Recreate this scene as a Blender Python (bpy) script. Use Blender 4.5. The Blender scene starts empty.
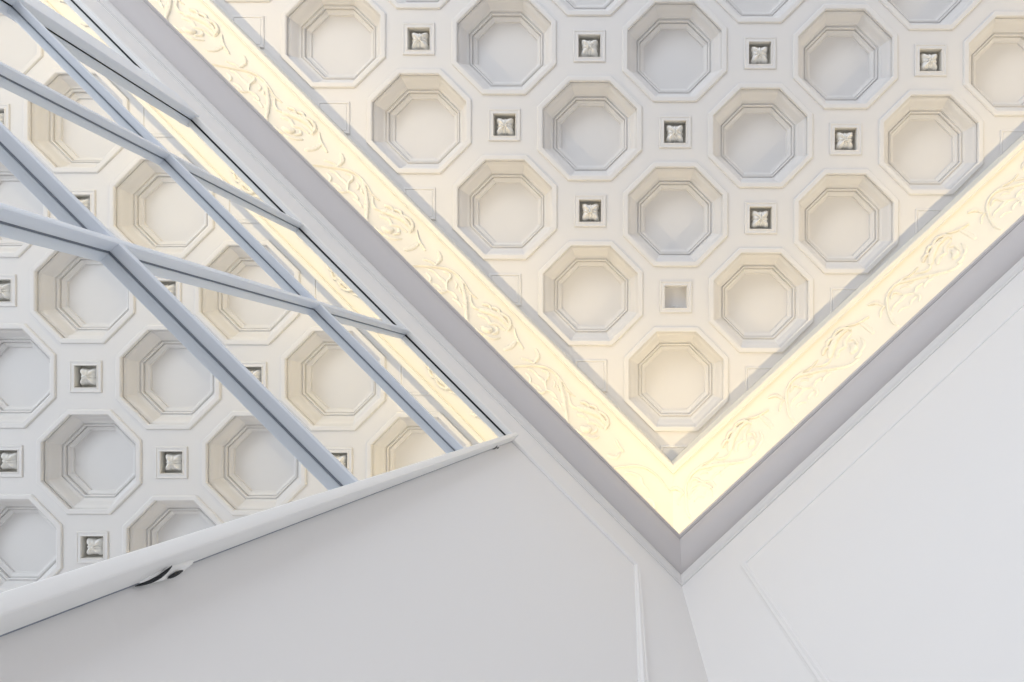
import bpy, bmesh, math, random
from mathutils import Vector, Matrix
random.seed(4)
scn = bpy.context.scene
COL = scn.collection

# ------------------------------------------------------------------ measures
F = 760.0                     # focal length in pixels of the 1024 px frame
CAMX, CAMY, CAMZ = 0.815, 0.454, 1.6
ZC = 4.6                      # ceiling above the camera
CZ = CAMZ + ZC                # ceiling height above the floor
SK = math.radians(92.03)      # corner between the two walls
TX, TY = math.cos(SK), math.sin(SK)        # along the right wall
NX, NY = TY, -TX                           # into the room from the right wall
TH = math.radians(45.09)
K = ZC / F
LEN_L, LEN_R = 8.2, 6.6

def wl(s, o, z):              # a point by the left wall
    return Vector((s, o, z))
def wr(t, o, z):              # a point by the right wall
    return Vector((TX*t + NX*o, TY*t + NY*o, z))
def mitre(o, z):
    return Vector(((o - NY*o)/NX, o, z))

# ------------------------------------------------------------------ materials
def mat(name, col, rough=0.6, spec=0.3, bump=0.0, bscale=60.0, var=0.0, vscale=3.0, metal=0.0):
    m = bpy.data.materials.new(name); m.use_nodes = True
    nt = m.node_tree; b = nt.nodes['Principled BSDF']
    b.inputs['Base Color'].default_value = (*col, 1)
    b.inputs['Roughness'].default_value = rough
    b.inputs['Specular IOR Level'].default_value = spec
    b.inputs['Metallic'].default_value = metal
    tc = nt.nodes.new('ShaderNodeTexCoord')
    if bump:
        n = nt.nodes.new('ShaderNodeTexNoise'); n.inputs['Scale'].default_value = bscale
        n.inputs['Detail'].default_value = 4
        bp = nt.nodes.new('ShaderNodeBump'); bp.inputs['Strength'].default_value = bump
        bp.inputs['Distance'].default_value = 0.002
        nt.links.new(tc.outputs['Object'], n.inputs['Vector'])
        nt.links.new(n.outputs['Fac'], bp.inputs['Height'])
        nt.links.new(bp.outputs['Normal'], b.inputs['Normal'])
    if var:
        n2 = nt.nodes.new('ShaderNodeTexNoise'); n2.inputs['Scale'].default_value = vscale
        mx = nt.nodes.new('ShaderNodeMix'); mx.data_type = 'RGBA'
        mx.inputs[6].default_value = (*[c*(1-var) for c in col], 1)
        mx.inputs[7].default_value = (*col, 1)
        nt.links.new(tc.outputs['Object'], n2.inputs['Vector'])
        nt.links.new(n2.outputs['Fac'], mx.inputs[0])
        nt.links.new(mx.outputs[2], b.inputs['Base Color'])
    return m
M_CEIL  = mat('ceiling_plaster', (0.725, 0.715, 0.705), 0.75, 0.2, 0.15, 45, 0.03, 2.5)
M_COFF  = mat('coffer_plaster', (0.725, 0.715, 0.705), 0.7, 0.22, 0.12, 50, 0.03, 4)
M_ROSE  = mat('rosette_plaster', (0.88, 0.87, 0.84), 0.55, 0.3, 0.3, 90, 0.05, 20)
M_WELL  = mat('shaded_well_plaster', (0.66, 0.64, 0.59), 0.8, 0.15, 0.2, 60, 0.1, 15)  # shade around the rosette put into the well's colour
M_FRZ   = mat('frieze_plaster', (0.755, 0.73, 0.66), 0.7, 0.2, 0.15, 40, 0.03, 3)
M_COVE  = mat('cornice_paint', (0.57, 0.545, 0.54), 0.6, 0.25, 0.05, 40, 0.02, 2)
M_BEAD  = mat('bead_paint', (0.70, 0.685, 0.67), 0.6, 0.25, 0.05, 40, 0.02, 2)
M_WALL  = mat('wall_paint', (0.80, 0.79, 0.78), 0.65, 0.25, 0.06, 50, 0.02, 1.5)
M_TRIM  = mat('trim_paint', (0.84, 0.84, 0.83), 0.4, 0.4, 0.03, 40, 0.02, 2)
M_BAR   = mat('skylit_bar_paint', (0.74, 0.79, 0.86), 0.32, 0.5, 0.03, 40, 0.02, 3)  # white paint with the sky's blue cast put into its colour
M_DARK  = mat('shadow_line_and_hole', (0.012, 0.014, 0.018), 0.5, 0.3)  # near-black for drawn shadow lines and the hinge gaps and holes
M_GREYL = mat('contact_shadow_grey', (0.22, 0.25, 0.30), 0.5, 0.3)  # grey for the drawn contact shadow lines of stile and bars
M_FLOOR = mat('floor_boards', (0.50, 0.47, 0.45), 0.4, 0.4, 0.1, 20, 0.15, 5)
M_MIR = bpy.data.materials.new('mirror_glass'); M_MIR.use_nodes = True
nt = M_MIR.node_tree; nt.nodes.clear()
g = nt.nodes.new('ShaderNodeBsdfGlossy'); g.inputs['Color'].default_value = (0.965, 0.975, 0.97, 1)
g.inputs['Roughness'].default_value = 0.0
o_ = nt.nodes.new('ShaderNodeOutputMaterial'); nt.links.new(g.outputs[0], o_.inputs[0])

# ------------------------------------------------------------------ helpers
def mesh(name, verts, faces, m, smooth=None):
    me = bpy.data.meshes.new(name); me.from_pydata([tuple(v) for v in verts], [], faces); me.validate()
    bm = bmesh.new(); bm.from_mesh(me)
    bmesh.ops.recalc_face_normals(bm, faces=bm.faces)
    if smooth is not None:
        for f in bm.faces: f.smooth = True
        for e in bm.edges:
            if len(e.link_faces) == 2 and e.calc_face_angle(0) > smooth: e.smooth = False
    bm.to_mesh(me); bm.free()
    me.materials.append(m)
    return me
def link(name, me, parent=None, loc=None):
    o = bpy.data.objects.new(name, me); COL.objects.link(o)
    if parent is not None: o.parent = parent
    if loc is not None: o.location = loc
    return o
def obj(name, verts, faces, m, parent=None, smooth=None):
    return link(name, mesh(name, verts, faces, m, smooth), parent)
def struct(o): o['kind'] = 'structure'; return o
def thing(name, label, cat, loc, rotz=0, group=None):
    e = bpy.data.objects.new(name, None); COL.objects.link(e); e.empty_display_size = .1
    e.location = loc; e.rotation_euler = (0, 0, rotz); e['label'] = label; e['category'] = cat
    if group: e['group'] = group
    return e
def bbox(p0, p1, bev=0.0, seg=2):
    bm = bmesh.new()
    bmesh.ops.create_cube(bm, size=1)
    a, b = Vector(p0), Vector(p1)
    for v in bm.verts:
        v.co = Vector([(a[i]+b[i])/2 + v.co[i]*(b[i]-a[i]) for i in range(3)])
    if bev: bmesh.ops.bevel(bm, geom=bm.edges[:], offset=bev, segments=seg, affect='EDGES', profile=.5)
    vs = [v.co.copy() for v in bm.verts]; bm.verts.index_update()
    fs = [[v.index for v in f.verts] for f in bm.faces]; bm.free()
    return vs, fs
class MB:
    def __init__(s): s.v = []; s.f = []
    def add(s, vf, fn=None):
        n = len(s.v); v, f = vf
        s.v += [fn(x) if fn else x for x in v]; s.f += [[i+n for i in q] for q in f]; return s
def prof_run(profile, a_fn, b_fn, close=True):
    """sweep an (offset, z) profile between two end functions"""
    n = len(profile)
    v = [a_fn(o, z) for o, z in profile] + [b_fn(o, z) for o, z in profile]
    f = []
    for i in range(n if close else n-1):
        j = (i+1) % n
        f.append([i, j, n+j, n+i])
    if close: f.append(list(range(n))[::-1]); f.append(list(range(n, 2*n)))
    return v, f

# ------------------------------------------------------------------ cornice
# offsets from the wall / height above the camera
bead = [(0.0, 3.592), (0.006, 3.592), (0.009, 3.598), (0.009, 3.606), (0.015, 3.610), (0.0225, 3.618), (0.0285, 3.632), (0.031, 3.645), (0.0315, 3.652), (0.028, 3.656), (0.0, 3.656)]
cove = [(0.0, 3.6565), (0.026, 3.6565), (0.030, 3.662)]
for i in range(1, 13):
    a = math.pi/2*i/12
    u_ = i/12; cove.append((0.030 + 0.108*(0.2*u_ + 0.8*math.sin(a)), 3.662 + 0.116*(0.2*u_ + 0.8*(1-math.cos(a)))))
cove += [(0.139, 3.780), (0.142, 3.777), (0.145, 3.780), (0.1455, 3.787), (0.147, 3.785), (0.150, 3.787), (0.1515, 3.795), (0.1515, 3.822), (0.149, 3.828), (0.135, 3.828), (0.133, 3.80), (0.0, 3.80)]
def frz_pt(a):                 # the coved frieze, a in 0..pi/2
    return 0.322*(1-math.cos(a)), 3.86 + 0.580*math.sin(a)
frieze = [(0.0, 3.80)] + [frz_pt(math.pi/2*i/28) for i in range(29)]
frieze_c = frieze + [(0.322, 4.66), (0.0, 4.66)]
crown = [(0.322, 4.446), (0.3225, 4.431), (0.326, 4.429)]
for i in range(1, 9):
    a = math.pi/2*i/8
    crown.append((0.327 + 0.032*math.sin(a)**1.2, 4.436 - 0.004*math.sin(2*a) + 0.004*(1-math.cos(a))))
crown += [(0.3615, 4.443), (0.3625, 4.447), (0.3635, 4.46), (0.3635, 4.53), (0.368, 4.54), (0.368, 4.615), (0.322, 4.615)]
def sweep_both(prof, name, m, close=True, smooth=0.6, sides=('left', 'right'), nums=(1, 2)):
    p = [(o, z+CAMZ) for o, z in prof]
    for side, num in zip(sides, nums):
        if side == 'left':
            vf = prof_run(p, mitre, lambda o, z: wl(LEN_L, o, z), close)
        else:
            vf = prof_run(p, mitre, lambda o, z: wr(LEN_R, o, z), close)
        struct(obj('%s_%d' % (name, num), vf[0], vf[1], m, smooth=smooth))
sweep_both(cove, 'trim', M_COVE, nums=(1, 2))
sweep_both(bead, 'trim', M_BEAD, nums=(9, 10))
sweep_both(frieze_c, 'trim', M_FRZ, nums=(3, 4))
sweep_both(crown, 'trim', M_FRZ, nums=(5, 6))

# ------------------------------------------------------------------ walls, floor
WT = 0.2
v, f = bbox((-WT, -WT, 0), (LEN_L, 0, CZ+.4)); struct(obj('wall_left', v, f, M_WALL))
v = [Vector((p[0], p[1], z)) for z in (0, CZ+.4) for p in ((0, 0), (TX*LEN_R, TY*LEN_R), (TX*LEN_R - NX*WT, TY*LEN_R - NY*WT), (-NX*WT, -0.0))]
f = [[0, 1, 2, 3], [4, 7, 6, 5], [0, 4, 5, 1], [1, 5, 6, 2], [2, 6, 7, 3], [3, 7, 4, 0]]
struct(obj('wall_right', v, f, M_WALL))
v, f = bbox((-0.6, -0.2, -0.1), (LEN_L, LEN_R, 0)); struct(obj('floor', v, f, M_FLOOR))

# ------------------------------------------------------------------ ceiling lattice
es = (-math.cos(TH), -math.sin(TH)); nn = (-math.sin(TH), math.cos(TH))
Q0 = (47.77, -100.16)
A0 = (Q0[0]*es[0] + Q0[1]*es[1], -(Q0[0]*nn[0] + Q0[1]*nn[1]))
PS, PT = 121.3*K, 115.85*K
def lat(u, w):                  # world xy of a lattice point (whole numbers: small squares)
    return (CAMX + A0[0]*K + u*PS + w*PT*TX, CAMY + A0[1]*K + w*PT*TY)
HD = 16.1*K*math.sqrt(2)        # half diagonal of the small square frames
R_O = 52.2*K                    # apothem of the octagon frames
def octo(r, z, c=(0, 0)):
    R = r/math.cos(math.pi/8)
    return [Vector((c[0] + R*math.cos(math.pi/8 + k*math.pi/4), c[1] + R*math.sin(math.pi/8 + k*math.pi/4), z)) for k in range(8)]
def pix(x, y, z=CZ):            # where a point is seen in the photo
    k = F/(z-CAMZ); a = (x-CAMX)*k; b = (y-CAMY)*k
    ey = (-nn[0], -nn[1])
    return 628 + a*es[0] + b*ey[0], 397 + a*es[1] + b*ey[1]
def seen(x, y, m=15):
    a, b = pix(x, y); return -m < a < 1024+m and -m < b < 682+m
def mirrored(x, y, m=50):
    a, b = pix(x, -y); return -m < a < 505+m and -m < b < 640+m
def shown(x, y): return seen(x, y, 80) or mirrored(x, y)
NU, NW = 9, 7                   # rows of cells
cv, cf = [], []
TH_R = R_O - 0.004
LIVE = set()
def cell(u, w):
    n = len(cv)
    P = {k: Vector((*lat(u+a, w+b), 0)) for k, (a, b) in {'00': (0, 0), '10': (1, 0), '11': (1, 1), '01': (0, 1)}.items()}
    hd = HD - 0.004
    def along(a, b): return P[a] + (P[b]-P[a]).normalized()*hd
    # order like octo(): angles 22.5, 67.5, ...  (x to the far end, y into the room)
    out = [along('11', '10'), along('11', '01'), along('01', '11'), along('01', '00'), along('00', '01'), along('00', '10'), along('10', '00'), along('10', '11')]
    c = lat(u+.5, w+.5)
    if not shown(*c):
        for p in out: cv.append(Vector((p.x, p.y, CZ)))
        cf.append([n+k for k in range(8)]); return
    LIVE.add((u, w))
    inn = octo(TH_R, 0, c)
    for p in out + inn: cv.append(Vector((p.x, p.y, CZ)))
    for k in range(8):
        j = (k+1) % 8
        cf.append([n+k, n+j, n+8+j, n+8+k])
for iu in range(NU):
    for iw in range(NW):
        cell(iu-1, iw-1)
# plain ceiling where no small square coffer is built
for iu in range(0, NU):
    for iw in range(0, NW):
        if not any((iu+a, iw+b) in LIVE for a in (-1, 0) for b in (-1, 0)):
            c = lat(iu, iw); n = len(cv)
            for a, b in ((HD, 0), (0, HD), (-HD, 0), (0, -HD)): cv.append(Vector((c[0]+a, c[1]+b, CZ)))
            cf.append([n, n+1, n+2, n+3])
# backing slab over the coffers
n = len(cv)
bv, bf = bbox((-0.5, -0.2, CZ+0.30), (LEN_L, LEN_R, CZ+0.45))
cv += bv; cf += [[i+n for i in q] for q in bf]
# margin strips hidden above the crown moulding
for strip in ([wl(0.0, 0.33, CZ+.002), wl(LEN_L, 0.33, CZ+.002), wl(LEN_L, 0.40, CZ+.002), wl(0, 0.40, CZ+.002)],
              [wr(0.0, 0.33, CZ+.003), wr(LEN_R, 0.33, CZ+.003), wr(LEN_R, 0.385, CZ+.003), wr(0, 0.385, CZ+.003)]):
    n = len(cv); cv += strip; cf.append([n, n+1, n+2, n+3])
struct(obj('ceiling', cv, cf, M_CEIL))

# --- octagonal coffer
def ring_mesh(name, prof, m, cap=False, nside=8, rot=math.pi/8, smooth=None):
    v, f = [], []
    for r, z in prof:
        R = r/math.cos(math.pi/nside)
        v += [Vector((R*math.cos(rot + k*2*math.pi/nside), R*math.sin(rot + k*2*math.pi/nside), z)) for k in range(nside)]
    for i in range(len(prof)-1):
        for k in range(nside):
            j = (k+1) % nside
            f.append([i*nside+k, i*nside+j, (i+1)*nside+j, (i+1)*nside+k])
    if cap: f.append([(len(prof)-1)*nside + k for k in range(nside)])
    return mesh(name, v, f, m, smooth)
px = K
oc_frame = [(52.6*px, 0.004), (52.4*px, -0.006), (51.9*px, -0.010), (51.2*px, -0.012), (48.0*px, -0.012), (47.1*px, -0.009), (46.8*px, -0.003), (46.8*px, 0.007), (47.9*px, 0.007)]
oc_rec = [(47.9*px, 0.007), (47.9*px, 0.020), (46.5*px, 0.019), (46.3*px, 0.022)]
for i in range(1, 9):           # cyma: shallow hollow then steeper
    t = i/8
    oc_rec.append((46.3*px - 8.0*px*t, 0.022 + 0.062*(t - 0.10*math.sin(2*math.pi*t))))
oc_rec += [(38.0*px, 0.092), (37.4*px, 0.094), (36.9*px, 0.088), (36.2*px, 0.085), (35.5*px, 0.088), (35.1*px, 0.094), (35.6*px, 0.108), (34.4*px, 0.106)]
for i in range(0, 6):
    t = i/5
    oc_rec.append((34.0*px - 3.4*px*t, 0.104 + 0.016*math.sin(t*math.pi/2) ))
oc_rec += [(30.3*px, 0.133)]
me_of = ring_mesh('frame', oc_frame, M_COFF)
me_or = ring_mesh('recess', oc_rec, M_COFF)
me_oc = ring_mesh('center_panel', [(30.5*px, 0.133), (29.6*px, 0.134), (20*px, 0.134)], M_COFF, cap=True)

# --- small square coffer with rosette (square turned 45 degrees to the walls)
sq_frame = [(16.1*px, 0.004), (15.9*px, -0.007), (15.4*px, -0.009), (14.6*px, -0.009), (14.2*px, -0.006), (12.4*px, -0.006), (11.9*px, -0.009), (11.3*px, -0.009), (11.0*px, -0.005), (10.95*px, 0.0)]
sq_well = [(11.0*px, 0.0), (10.8*px, 0.010), (10.7*px, 0.052)]
me_sf = ring_mesh('frame', sq_frame, M_COFF, nside=4, rot=0)
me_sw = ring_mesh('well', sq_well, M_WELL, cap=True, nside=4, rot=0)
me_sw_l = ring_mesh('well', sq_well, M_COFF, cap=True, nside=4, rot=0)  # bare recess keeps the plain plaster, no shade in its colour
def rosette_mesh():
    """four broad corner leaves and four small tips, as a domed height field"""
    N, RR = 96, 14
    v, f = [], []
    def rad(a):                 # outline; the big leaves point at the corners (0, 90, ... deg here)
        big = abs(math.cos(2*a))
        r = 7.2 + 4.4*big**3.4
        r += 0.45*math.cos(24*a)*(1-big)*1.0
        sm = abs(math.sin(2*a))
        r += 0.9*sm**26
        return r*px
    for i in range(RR+1):
        t = i/RR
        for k in range(N):
            a = 2*math.pi*k/N
            R = rad(a)*t
            big = abs(math.cos(2*a))
            # leaf section: raised ribs either side of a sunk midrib, curling tips
            rib = 0.0060*math.cos(2*a*4)*math.sin(math.pi*min(1, t*1.15))*(t > .12)
            h = 0.030 + 0.022*(1 - t**1.6) + 0.006*big**4*math.sin(math.pi*t)**2 - 0.012*t**6 + rib
            h += 0.010*math.exp(-((t-.22)/.08)**2)*(0.5+0.5*math.cos(8*a))
            h -= 0.006*math.exp(-((t-.33)/.06)**2)
            if i == RR: h = -0.007
            v.append(Vector((R*math.cos(a), R*math.sin(a), 0.045 - max(h, -0.007))))
    for i in range(RR):
        for k in range(N):
            j = (k+1) % N
            if i == 0: f.append([k, N+j, N+k]) if False else f.append([k, j, N+j, N+k])
            else: f.append([i*N+k, i*N+j, (i+1)*N+j, (i+1)*N+k])
    return mesh('rosette', v, f, M_ROSE, 0.9)
me_ro = rosette_mesh()
def bud_mesh():
    v, f = [], []
    N, RR = 16, 6
    for i in range(RR+1):
        a = math.pi/2*i/RR
        for k in range(N):
            b = 2*math.pi*k/N
            r = 1.9*px*math.sin(a)*(1+.12*math.cos(4*b)) + .0003
            v.append(Vector((r*math.cos(b), r*math.sin(b), 0.007 - 0.013*math.cos(a))))
    for i in range(RR):
        for k in range(N):
            j = (k+1) % N; f.append([i*N+k, i*N+j, (i+1)*N+j, (i+1)*N+k])
    f.append(list(range(N)))
    return mesh('bud', v, f, M_ROSE, 0.8)
me_bud = bud_mesh()

ORD = ['first', 'second', 'third', 'fourth', 'fifth', 'sixth', 'seventh', 'eighth', 'ninth', 'tenth']
def where(iu, iw):
    return '%s from right wall, %s row off mirrored wall' % (ORD[iu], ORD[iw])
for iu in range(NU):
    for iw in range(NW):
        c = lat(iu-.5, iw-.5)
        if (iu-1, iw-1) not in LIVE: continue
        if iu == 0 and iw == 0:
            lab = 'octagonal plaster coffer in the lit corner where the two friezes meet'
        elif iw == 0:
            lab = 'octagonal plaster coffer beside the left frieze, %s along from the corner' % ORD[iu]
        elif iu == 0:
            lab = 'octagonal plaster coffer beside the right frieze, %s along from the corner' % ORD[iw]
        elif seen(*c, 45):
            lab = 'grey octagonal coffer, %s' % where(iu, iw)
        else:
            lab = 'octagonal coffer seen only in the mirror, %s' % where(iu, iw)
        t = thing('octagonal_coffer', lab, 'ceiling coffer', (c[0], c[1], CZ), 0, 'octagonal ceiling coffers')
        link('frame', me_of, t); link('recess', me_or, t); link('center_panel', me_oc, t)
for iu in range(0, NU):
    for iw in range(0, NW):
        c = lat(iu, iw)
        if not any((iu+a, iw+b) in LIVE for a in (-1, 0) for b in (-1, 0)): continue
        empty = (iu == 0 and iw == 0)
        if empty: lab = 'square coffer without a rosette, its bare recess nearest the corner'
        elif seen(*c, 10): lab = 'small leaf-rosette square, %s' % where(iu, iw)
        else: lab = 'rosette coffer seen only in mirror, %s' % where(iu, iw)
        t = thing('square_coffer', lab, 'ceiling rosette', (c[0], c[1], CZ), 0, None if empty else 'small square rosette coffers')
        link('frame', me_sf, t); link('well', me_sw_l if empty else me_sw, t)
        if not empty:
            r = link('rosette', me_ro, t); r.rotation_euler = (0, 0, math.pi/2*((iu*3+iw) % 4))
        else:
            # crumbs of plaster left along one side of the bare recess
            cm = MB()
            for i in range(9):
                q = Vector((0.012 + random.uniform(-.004, .004), 0, 0)); s = random.uniform(.002, .005)
                along = -0.045 + i*0.008
                p = Vector((-0.052 + random.uniform(-.004, .006) + 0*along, 0, .048))
                d1 = Vector((-.7071, -.7071, 0)); d2 = Vector((.7071, -.7071, 0))
                p = d1*(0.054 + random.uniform(-.006, .004)) + d2*along + Vector((0, 0, .05))
                cm.add(bbox((-s, -s, -s), (s, s, s), s*.3, 1), lambda x, p=p: x + p)
            obj('broken_plaster', cm.v, cm.f, M_ROSE, t)

# --- plain half plaques against the crown moulding
def half_plaque(c, axis, lab, name_):
    prof = [(16.1*px, 0.004), (15.9*px, -0.007), (15.2*px, -0.009), (14.4*px, -0.009), (13.9*px, -0.005), (13.2*px, -0.005), (12.6*px, -0.008), (2*px, -0.008)]
    bm = bmesh.new()
    rings = []
    for r, z in prof:
        R = r*math.sqrt(2)
        rings.append([bm.verts.new((R*math.cos(k*math.pi/2), R*math.sin(k*math.pi/2), z)) for k in range(4)])
    for a, b in zip(rings, rings[1:]):
        for k in range(4): bm.faces.new([a[k], a[(k+1) % 4], b[(k+1) % 4], b[k]])
    bm.faces.new(rings[-1])
    for (pn, co) in axis:
        bmesh.ops.bisect_plane(bm, geom=bm.verts[:]+bm.edges[:]+bm.faces[:], plane_co=co, plane_no=pn, clear_outer=True)
    bmesh.ops.recalc_face_normals(bm, faces=bm.faces)
    me = bpy.data.meshes.new('panel'); bm.to_mesh(me); bm.free(); me.materials.append(M_COFF)
    t = thing(name_, lab, 'ceiling plaque', (c[0], c[1], CZ), 0, 'half plaques along the friezes')
    link('panel', me, t)
    return t
OCL = 0.369
for iu in range(0, NU):
    c = lat(iu, -1)
    if not seen(c[0], c[1], 20) and not mirrored(c[0], c[1], 20): continue
    half_plaque(c, [(Vector((0, -1, 0)), Vector((0, OCL - c[1], 0)))], 'triangular cream plaque cut off by the left frieze, %s from the corner' % ORD[iu], 'cut_plaque')
    if iu > 0:
        pass
for iw in range(0, NW):
    c = lat(-1, iw)
    if not seen(c[0], c[1], 20): continue
    dist = c[0]*NX + c[1]*NY
    nv = Vector((-NX, -NY, 0))
    half_plaque(c, [(nv, Vector((NX, NY, 0))*(OCL - dist))], 'triangular cream plaque cut off by the right frieze, %s from the corner' % ORD[iw], 'cut_plaque')
c = lat(-1, -1); dist = c[0]*NX + c[1]*NY
half_plaque(c, [(Vector((0, -1, 0)), Vector((0, OCL - c[1], 0))), (Vector((-NX, -NY, 0)), Vector((NX, NY, 0))*(OCL - dist))], 'tiny cream plaque squeezed into the very corner of the ceiling', 'cut_plaque')

# ------------------------------------------------------------------ scroll ornament (one repeat, traced then modelled in relief)
O5 = (500.0, 340.0); S5 = 5.683
def frz_from_pix(x, y):
    """photo pixel on the left frieze -> (along toward corner from camera foot, arc angle)"""
    q = (x-628, y-397)
    L = -(q[0]*es[0] + q[1]*es[1]); d = q[0]*nn[0] + q[1]*nn[1]
    lo, hi = 0.35, math.pi/2
    for _ in range(40):
        m_ = (lo+hi)/2; o, z = frz_pt(m_)
        if F*(CAMY-o)/z > d: lo = m_
        else: hi = m_
    a = (lo+hi)/2; o, z = frz_pt(a)
    return L*z/F, a
def tr(pts, w, h):
    """crop pixels, half width (mm), height (mm)"""
    out = []
    for p in pts:
        L, a = frz_from_pix(O5[0]+p[0]/S5, O5[1]+p[1]/S5)
        out.append((L, a))
    return out, w/1000, h*1.45/1000
RARC = 0.46                     # mean radius used for distance along the arc
def catmull(P, n=8):
    if len(P) < 3:
        return [(P[0][0] + (P[-1][0]-P[0][0])*i/n, P[0][1] + (P[-1][1]-P[0][1])*i/n) for i in range(n+1)]
    Q = [P[0]] + list(P) + [P[-1]]; out = []
    for i in range(1, len(Q)-2):
        for k in range(n):
            t = k/n; a, b, c_, d = Q[i-1], Q[i], Q[i+1], Q[i+2]
            out.append(tuple(0.5*(2*b[j] + (c_[j]-a[j])*t + (2*a[j]-5*b[j]+4*c_[j]-d[j])*t*t + (3*b[j]-a[j]-3*c_[j]+d[j])*t**3) for j in range(2)))
    out.append(P[-1]); return out
parts = {
 'main_stem': [tr([(50, 164), (85, 150), (160, 146), (240, 150), (300, 178), (350, 232), (385, 288), (425, 322)], 9, 9),
               tr([(300, 178), (330, 210), (345, 262), (362, 330), (372, 400), (385, 470), (420, 520)], 11, 10)],
 'curled_leaf': [tr([(160, 165), (185, 175), (215, 205)], 8, 7), tr([(240, 172), (268, 182), (275, 205), (258, 235), (262, 285)], 9, 9),
                 tr([(262, 285), (235, 300), (205, 290)], 10, 7), tr([(262, 285), (295, 300), (320, 332)], 9, 8), tr([(325, 262), (335, 290)], 7, 6),
                 tr([(215, 205), (240, 225), (258, 250)], 11, 6),
                 tr([(190, 250), (215, 262), (238, 290)], 7, 6), tr([(300, 225), (312, 245), (306, 268)], 7, 6), tr([(352, 362), (366, 380), (364, 402)], 6, 9),
                 tr([(300, 335), (325, 350), (345, 380)], 9, 6), tr([(150, 190), (170, 215), (172, 240)], 8, 6)],
 'lobed_leaf': [tr([(390, 305), (395, 350), (415, 380), (445, 388)], 9, 9), tr([(445, 388), (500, 400), (560, 430), (605, 480)], 20, 13),
                tr([(460, 352), (490, 360), (505, 385)], 11, 12), tr([(510, 372), (542, 385), (552, 415)], 12, 13), tr([(555, 405), (595, 428), (612, 468), (600, 505)], 12, 14),
                tr([(440, 420), (480, 432), (505, 468)], 12, 9), tr([(500, 468), (540, 470), (580, 500)], 12, 8)],
 'rosette': [tr([(470, 500), (490, 512), (510, 500)], 18, 13), tr([(430, 508), (450, 530), (480, 540)], 10, 10), tr([(520, 530), (545, 515), (540, 490)], 9, 9),
             tr([(480, 545), (520, 560), (560, 550)], 10, 7)],
 'leaf_tip': [tr([(P[0]-574, P[1]-585) for P in Q_], w_, h_) for Q_, w_, h_ in (([(655, 520), (668, 575), (705, 635)], 8, 10), ([(600, 640), (640, 620), (668, 590)], 13, 7), ([(780, 640), (790, 680), (765, 720)], 11, 9),
              ([(700, 690), (740, 700), (765, 720)], 8, 7))],
}
def relief(name, strokes, step=0.0038):
    S = []
    for pts, w, h in strokes:
        c_ = [(p[0], p[1]*RARC) for p in catmull(pts, 7)]
        S.append((c_, w, h))
    xs = [p[0] for s in S for p in s[0]]; ys = [p[1] for s in S for p in s[0]]
    W = max(s[1] for s in S)*1.3
    x0, x1, y0, y1 = min(xs)-W, max(xs)+W, min(ys)-W, min(max(ys)+W, math.pi/2*RARC-0.004)
    nx, ny = int((x1-x0)/step)+2, int((y1-y0)/step)+2
    H = {}
    for pts, w, h in S:
        n_ = len(pts)
        for i in range(n_-1):
            (ax, ay), (bx, by) = pts[i], pts[i+1]
            tt = (i+.5)/n_
            wk = w*(0.55 + 0.45*math.sin(math.pi*min(1, tt+.12))); hk = h*(0.6+.4*math.sin(math.pi*tt))
            wk *= (1 + 0.28*math.sin(i*2.1)) if w > .0105 else (1 + .08*math.sin(i*1.7))
            ia, ib = int((min(ax, bx)-wk-x0)/step), int((max(ax, bx)+wk-x0)/step)+1
            ja, jb = int((min(ay, by)-wk-y0)/step), int((max(ay, by)+wk-y0)/step)+1
            dx, dy = bx-ax, by-ay; L2 = dx*dx+dy*dy+1e-12
            for a in range(max(0, ia), min(nx-1, ib)+1):
                for b in range(max(0, ja), min(ny-1, jb)+1):
                    X, Y = x0+a*step, y0+b*step
                    t = max(0, min(1, ((X-ax)*dx+(Y-ay)*dy)/L2))
                    d2 = ((X-ax-dx*t)**2+(Y-ay-dy*t)**2)/(wk*wk)
                    if d2 < 1:
                        hh = hk*(1-d2)**0.42
                        if d2 < .1 and w > .0095: hh *= 0.72      # sunk mid vein
                        H[(a, b)] = max(H.get((a, b), 0), hh)
    keep = set()
    for (a, b) in H:
        for da in (-1, 0):
            for db in (-1, 0):
                keep.add((a+da, b+db))
    idx = {}; v = []; f = []
    def vid(a, b):
        if (a, b) not in idx:
            X, Y = x0+a*step, min(y0+b*step, math.pi/2*RARC-.002)
            ang = Y/RARC; hh = H.get((a, b), -0.002)
            o, z = frz_pt(ang)
            # normal of the coved face, pointing down into the room
            tx_, tz_ = 0.322*math.sin(ang), 0.58*math.cos(ang); l = math.hypot(tx_, tz_)
            no, nz = tz_/l, -tx_/l
            idx[(a, b)] = len(v)
            v.append(Vector((X, -(o+no*hh), z + nz*hh + CAMZ)))
        return idx[(a, b)]
    for (a, b) in sorted(keep):
        f.append([vid(a, b), vid(a+1, b), vid(a+1, b+1), vid(a, b+1)])
    return mesh(name, v, f, M_FRZ, 1.2)
# local frame: X = toward the corner on the left wall, -Y = into the room; origin shifted to the motif middle
Lmid = frz_from_pix(565, 405)[0]
orn = {}
for k_, st in parts.items():
    me = relief(k_, st)
    for vv in me.vertices: vv.co.x -= Lmid; vv.co.z -= (CAMZ+4.30); vv.co.y += 0.16
    orn[k_] = me
PER = 0.805
def ornament(pos, rot, lab):
    t = thing('scroll_ornament', lab, 'plaster scroll', pos, rot, 'leaf scrolls on the friezes')
    for k_, me in orn.items(): link(k_, me, t)
s0 = CAMX - Lmid                # world x of the first full repeat on the left wall
for i in range(0, 7):
    ornament(wl(s0 + i*PER, 0.16, CAMZ+4.30), math.pi, 'cream leaf scroll on the left frieze, %s repeat up from the corner' % ORD[i])
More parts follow.
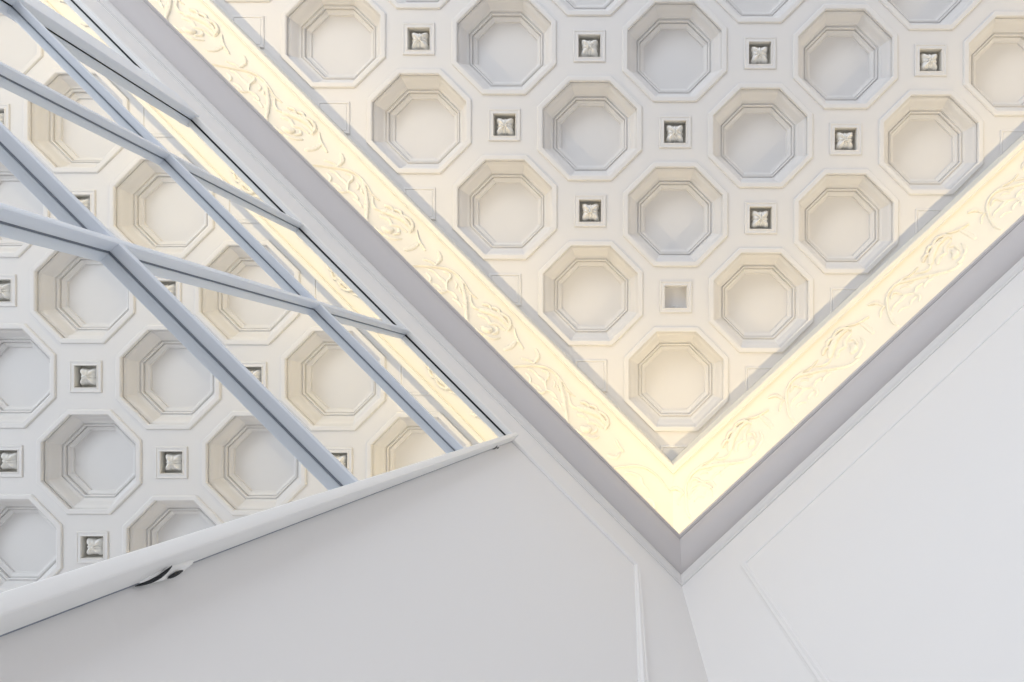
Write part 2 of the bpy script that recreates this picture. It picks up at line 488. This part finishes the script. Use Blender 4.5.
# right wall: tip of the repeat seen at pixel (767.4, 414) -> matches local tip (668,575)
tipL = frz_from_pix(O5[0]+668/S5, O5[1]+575/S5)[0] - Lmid
q = (767.4-628, 414-397); er = (math.cos(SK-math.pi)*0, 0)
et_img = (-math.cos(TH+math.radians(92.03)), -math.sin(TH+math.radians(92.03)))
ta = (q[0]*et_img[0]+q[1]*et_img[1])*4.36/F
t_cam = CAMX*TX + CAMY*TY
t0 = t_cam + ta - tipL
rotr = math.atan2(TY, TX)
for i in range(0, 7):
    tt = t0 + i*PER*0.985
    ornament(wr(tt, 0.16, CAMZ+4.30), rotr, 'cream leaf scroll on the right frieze, %s repeat up from the corner' % ORD[i])

# the spray of leaves that turns the corner
DR = CAMX*NX + CAMY*NY
nr_img = (-et_img[1], et_img[0])
def frz_from_pix_r(x, y):
    q = (x-628, y-397)
    L = q[0]*et_img[0] + q[1]*et_img[1]; d = q[0]*nr_img[0] + q[1]*nr_img[1]
    lo, hi = 0.35, math.pi/2
    for _ in range(40):
        m_ = (lo+hi)/2; o, z = frz_pt(m_)
        if F*(DR-o)/z > d: lo = m_
        else: hi = m_
    a = (lo+hi)/2; o, z = frz_pt(a)
    return t_cam + L*z/F, a
def corner_strokes(fn, lst):
    return [([fn(560+p[0]/4.2625, 420+p[1]/4.2625) for p in pts], w/1000, h*1.45/1000) for pts, w, h in lst]
cl_ = corner_strokes(frz_from_pix, [([(225, 205), (280, 198), (330, 196), (375, 210), (415, 240), (445, 275), (468, 306)], 9, 9),
    ([(280, 225), (310, 228), (342, 245), (352, 275), (375, 300)], 9, 8), ([(190, 285), (225, 298), (258, 290)], 11, 6),
    ([(370, 330), (398, 350), (405, 390)], 11, 7), ([(240, 85), (250, 110), (270, 135)], 8, 10), ([(205, 150), (235, 160), (255, 140)], 11, 6)])
cr_ = corner_strokes(frz_from_pix_r, [([(545, 262), (560, 235), (590, 210), (620, 198)], 9, 9),
    ([(548, 325), (560, 292), (600, 272), (648, 290), (655, 325)], 10, 9)])
ct = thing('corner_ornament', 'cream leaf spray on the left frieze, running into the corner', 'plaster scroll', (0, 0, CAMZ+4.30))
m1 = relief('leaf_spray', cl_)
for vv in m1.vertices: vv.co = Vector((CAMX - vv.co.x, -vv.co.y, vv.co.z-(CAMZ+4.30)))
m1.update(); link('leaf_spray', m1, ct)
ct = thing('corner_ornament', 'cream leaf spray on the right frieze, starting out of the corner', 'plaster scroll', (0, 0, CAMZ+4.30))
m2 = relief('leaf_spray', cr_)
for vv in m2.vertices:
    p = wr(vv.co.x, -vv.co.y, vv.co.z-(CAMZ+4.30)); vv.co = p
m2.update(); link('leaf_spray', m2, ct)

# ------------------------------------------------------------------ mirror with glazing bars on the left wall
X = lambda s: CAMX + s
ZT = CAMZ + 3.008; ZB = 0.62
S_IN, S_OUT = 0.2006, 0.2185
mir = thing('mirror', 'tall wall mirror divided by white glazing bars, set on the left wall', 'mirror', (X(0.2006), 0, 0))
def loc(vf): return [p - Vector((X(0.2006), 0, 0)) for p in vf[0]], vf[1]
def mpart(name, vf, m, smooth=0.5, parent=None, lab=None):
    v, f = loc(vf); o = obj(name, v, f, m, parent or mir, smooth)
    if lab: o['label'] = lab
    return o
XE = X(4.6)
mpart('glass', bbox((X(0.205), 0.001, ZB+.02), (X(2.03), 0.003, ZT+.02)), M_MIR, None, lab='mirrored glass showing the coffered ceiling')
mpart('glass', bbox((X(2.10), 0.001, ZB+.02), (XE-.01, 0.003, ZT+.02)), M_MIR, None, lab='mirrored glass showing the coffered ceiling')
mpart('stile', bbox((X(0.2006), 0.0035, ZB), (X(0.2190), 0.037, ZT+0.036), 0.003, 3), M_TRIM)
mpart('shadow_strip', bbox((X(0.2020), 0.0, ZB), (X(0.2180), 0.0035, ZT+0.034)), M_GREYL, None)  # grey strip added as the contact shadow between stile and wall
mpart('stile', bbox((X(1.996), 0.0048, ZB), (X(2.13), 0.036, ZT+0.02), 0.003, 3), M_BAR)
mpart('stile', bbox((XE, 0.0, ZB), (XE+.03, 0.037, ZT+0.036), 0.003, 3), M_TRIM)
mpart('top_rail', bbox((X(0.2190), 0.0062, ZT), (XE, 0.027, ZT+0.036), 0.0025, 3), M_TRIM)
mpart('bottom_rail', bbox((X(0.2190), 0.004, ZB), (XE, 0.027, ZB+0.04), 0.0025, 3), M_TRIM)
mpart('shadow_strip', bbox((X(0.2190), 0.0031, ZT+.0005), (XE, 0.0062, ZT+0.034)), M_DARK, None, lab='black strip drawn as the shadow gap behind the top rail')  # black strip draws the shadow line where rail meets glass
for zr in (2.132, 1.290, 0.44, -0.41):
    z = CAMZ + zr
    mpart('glazing_bar', bbox((X(0.2190), 0.0046, z), (XE, 0.0255, z+0.017), 0.003, 2), M_BAR)
    mpart('bar_shadow_strip', bbox((X(0.2190), 0.0031, z+.0008), (XE, 0.0046, z+0.016)), M_GREYL, None)  # grey strip draws the shadow line between bar and glass
for sb in (0.795, 1.390, 2.85, 3.6):
    mpart('glazing_bar', bbox((X(sb), 0.0046, ZB+.03), (X(sb)+0.017, 0.026, ZT), 0.003, 2), M_BAR)
    mpart('bar_shadow_strip', bbox((X(sb)+.0008, 0.0031, ZB+.03), (X(sb)+0.016, 0.0046, ZT)), M_GREYL, None)  # same drawn shadow line behind the upright bars
mpart('bar_shadow_strip', bbox((X(1.9965), 0.0031, ZB+.03), (X(2.078), 0.0048, ZT)), M_DARK, None)  # dark strip as the shadow line behind the middle stile

# ------------------------------------------------------------------ wall mouldings
def mould_prof(w=0.03, d=0.013):   # (along width, depth)
    return [(0, 0), (0, d*.45), (w*.12, d*.6), (w*.22, d*.95), (w*.38, d), (w*.5, d*.8), (w*.62, d*.95), (w*.8, d*.9), (w*.92, d*.5), (w, d*.4), (w, 0)]
def frame_mould(name, frame, a0, a1, z0, z1, w=0.03, d=0.013, m=M_WALL, sides='lrtb'):
    """picture-frame moulding with mitred corners around the rectangle a0..a1, z0..z1 (inner edge)"""
    prof = mould_prof(w, d); n = len(prof); v = []; f = []
    cs = [(a0, z0, -1, -1), (a1, z0, 1, -1), (a1, z1, 1, 1), (a0, z1, -1, 1)]
    for (a, z, sa, sz) in cs:
        for (u, dd) in prof: v.append(frame(a+sa*u, dd, z+sz*u))
    for k, side in enumerate('brtl'):
        if side not in sides: continue
        j = (k+1) % 4
        for i in range(n-1): f.append([k*n+i, k*n+i+1, j*n+i+1, j*n+i])
    return struct(obj(name, v, f, m, smooth=0.5))
# left blank panel: between the mirror's stile and the vertical moulding near the corner
frame_mould('trim_7', wl, 0.326, X(0.2006)-.001, ZB, ZT+.008, 0.034, 0.012, sides='ltb')
# right wall panel
ZR = CAMZ + 3.12
frame_mould('trim_8', wr, 0.317, 5.6, ZB, ZR, 0.028, 0.007)

# two painted hinges on the side of the stile: knuckle, dark gap and open pin hole
def lathe_pts(fn, n=20, m_=14):
    v, f = [], []
    for i in range(n+1):
        for k in range(m_): v.append(fn(i/n, 2*math.pi*k/m_))
    for i in range(n):
        for k in range(m_):
            j = (k+1) % m_; f.append([i*m_+k, i*m_+j, (i+1)*m_+j, (i+1)*m_+k])
    f.append(list(range(m_))); f.append([n*m_+k for k in range(m_)])
    return v, f
def hinge(zc, lab):
    cx, cy = X(0.2006), 0.0105
    def knuckle(t, a):
        r = 0.0082*max(.02, math.sin(math.pi*t))**0.6
        return Vector((cx + r*math.cos(a)*.95, cy - .002 + r*math.sin(a)*.85 + .004*(t-.5), zc + (t-.5)*0.085))
    v, f = lathe_pts(knuckle)
    v = [Vector((p.x, max(p.y, 0.0003), p.z)) for p in v]
    h = mpart('hinge', (v, f), M_TRIM, 0.8, lab=lab)
    def gap(t, a):
        r = 0.0021*max(.05, math.sin(math.pi*t))**0.5
        return Vector((cx - .0012 - .0035*math.sin(math.pi*t) + r*math.cos(a), 0.004 + .014*t + r*math.sin(a), zc - 0.046 + 0.040*t))
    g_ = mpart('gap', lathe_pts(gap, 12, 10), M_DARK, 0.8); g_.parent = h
    def hole(t, a):
        r = 0.0030*max(.05, math.sin(math.pi*t))**0.5
        return Vector((cx - .0085 + r*math.cos(a)*.7, 0.0105 + .004*t + r*math.sin(a), zc - 0.012 + 0.020*t))
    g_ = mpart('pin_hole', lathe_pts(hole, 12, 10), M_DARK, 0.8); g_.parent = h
hinge(CAMZ+0.755, 'white hinge with a dark pin hole, low on the stile')
hinge(CAMZ+2.62, 'small white hinge near the top of the stile')

# ------------------------------------------------------------------ lights
def area(name, loc_, target, sx, sy, power, col, spread=math.pi):
    l = bpy.data.lights.new(name, 'AREA'); l.shape = 'RECTANGLE'; l.size = sx; l.size_y = sy
    l.energy = power; l.color = col; l.spread = spread
    o = bpy.data.objects.new(name, l); COL.objects.link(o); o.location = loc_
    return o
def aim(o, direction, xaxis):
    zz = -Vector(direction).normalized(); xx = Vector(xaxis).normalized(); xx = (xx - zz*xx.dot(zz)).normalized(); yy = zz.cross(xx)
    m = Matrix((xx, yy, zz)).transposed(); o.rotation_euler = m.to_euler()
WARM = (1.0, 0.79, 0.46)
LP = 19
zl = CAMZ + 3.815
Ll = LEN_L - .15
a = area('cove_light_left', wl(0.12 + Ll/2, 0.100, zl), None, Ll, 0.012, LP*Ll/7, WARM)
aim(a, (0, 0.45, 1), (1, 0, 0)); a.data.spread = math.radians(176)
Lr = LEN_R - .15
p = wr(0.12 + Lr/2, 0.100, zl)
a = area('cove_light_right', p, None, Lr, 0.012, LP*Lr/7, WARM)
aim(a, (NX*.45, NY*.45, 1), (TX, TY, 0)); a.data.spread = math.radians(176)
# daylight from tall windows at the far end and side of the room
a = area('window_light', (LEN_L-.1, 3.4, 1.5), None, 5.5, 2.4, 300, (0.84, 0.91, 1.0)); aim(a, (-1, -0.1, 0.05), (0, 1, 0))
w = bpy.data.worlds.new('World'); scn.world = w; w.use_nodes = True
w.node_tree.nodes['Background'].inputs[0].default_value = (0.945, 0.945, 1.0, 1)
w.node_tree.nodes['Background'].inputs[1].default_value = 0.71

# ------------------------------------------------------------------ camera
cam = bpy.data.cameras.new('camera'); co = bpy.data.objects.new('camera', cam); COL.objects.link(co)
cam.sensor_fit = 'HORIZONTAL'; cam.sensor_width = 36; cam.lens = F*36/1024
cam.shift_x = -116/1024; cam.shift_y = 56/1024; cam.clip_start = 0.01
right = Vector((es[0], -nn[0], 0))
right = Vector((es[0], -nn[0], 0)).normalized()
up = -Vector((es[1], -nn[1], 0)).normalized()
back = right.cross(up)
co.rotation_euler = Matrix((right, up, back)).transposed().to_euler()
co.location = (CAMX, CAMY, CAMZ)
scn.camera = co
scn.view_settings.view_transform = 'Standard'; scn.view_settings.look = 'None'
scn.view_settings.gamma = 1; scn.view_settings.use_curve_mapping = False
scn.view_settings.exposure = 0.0
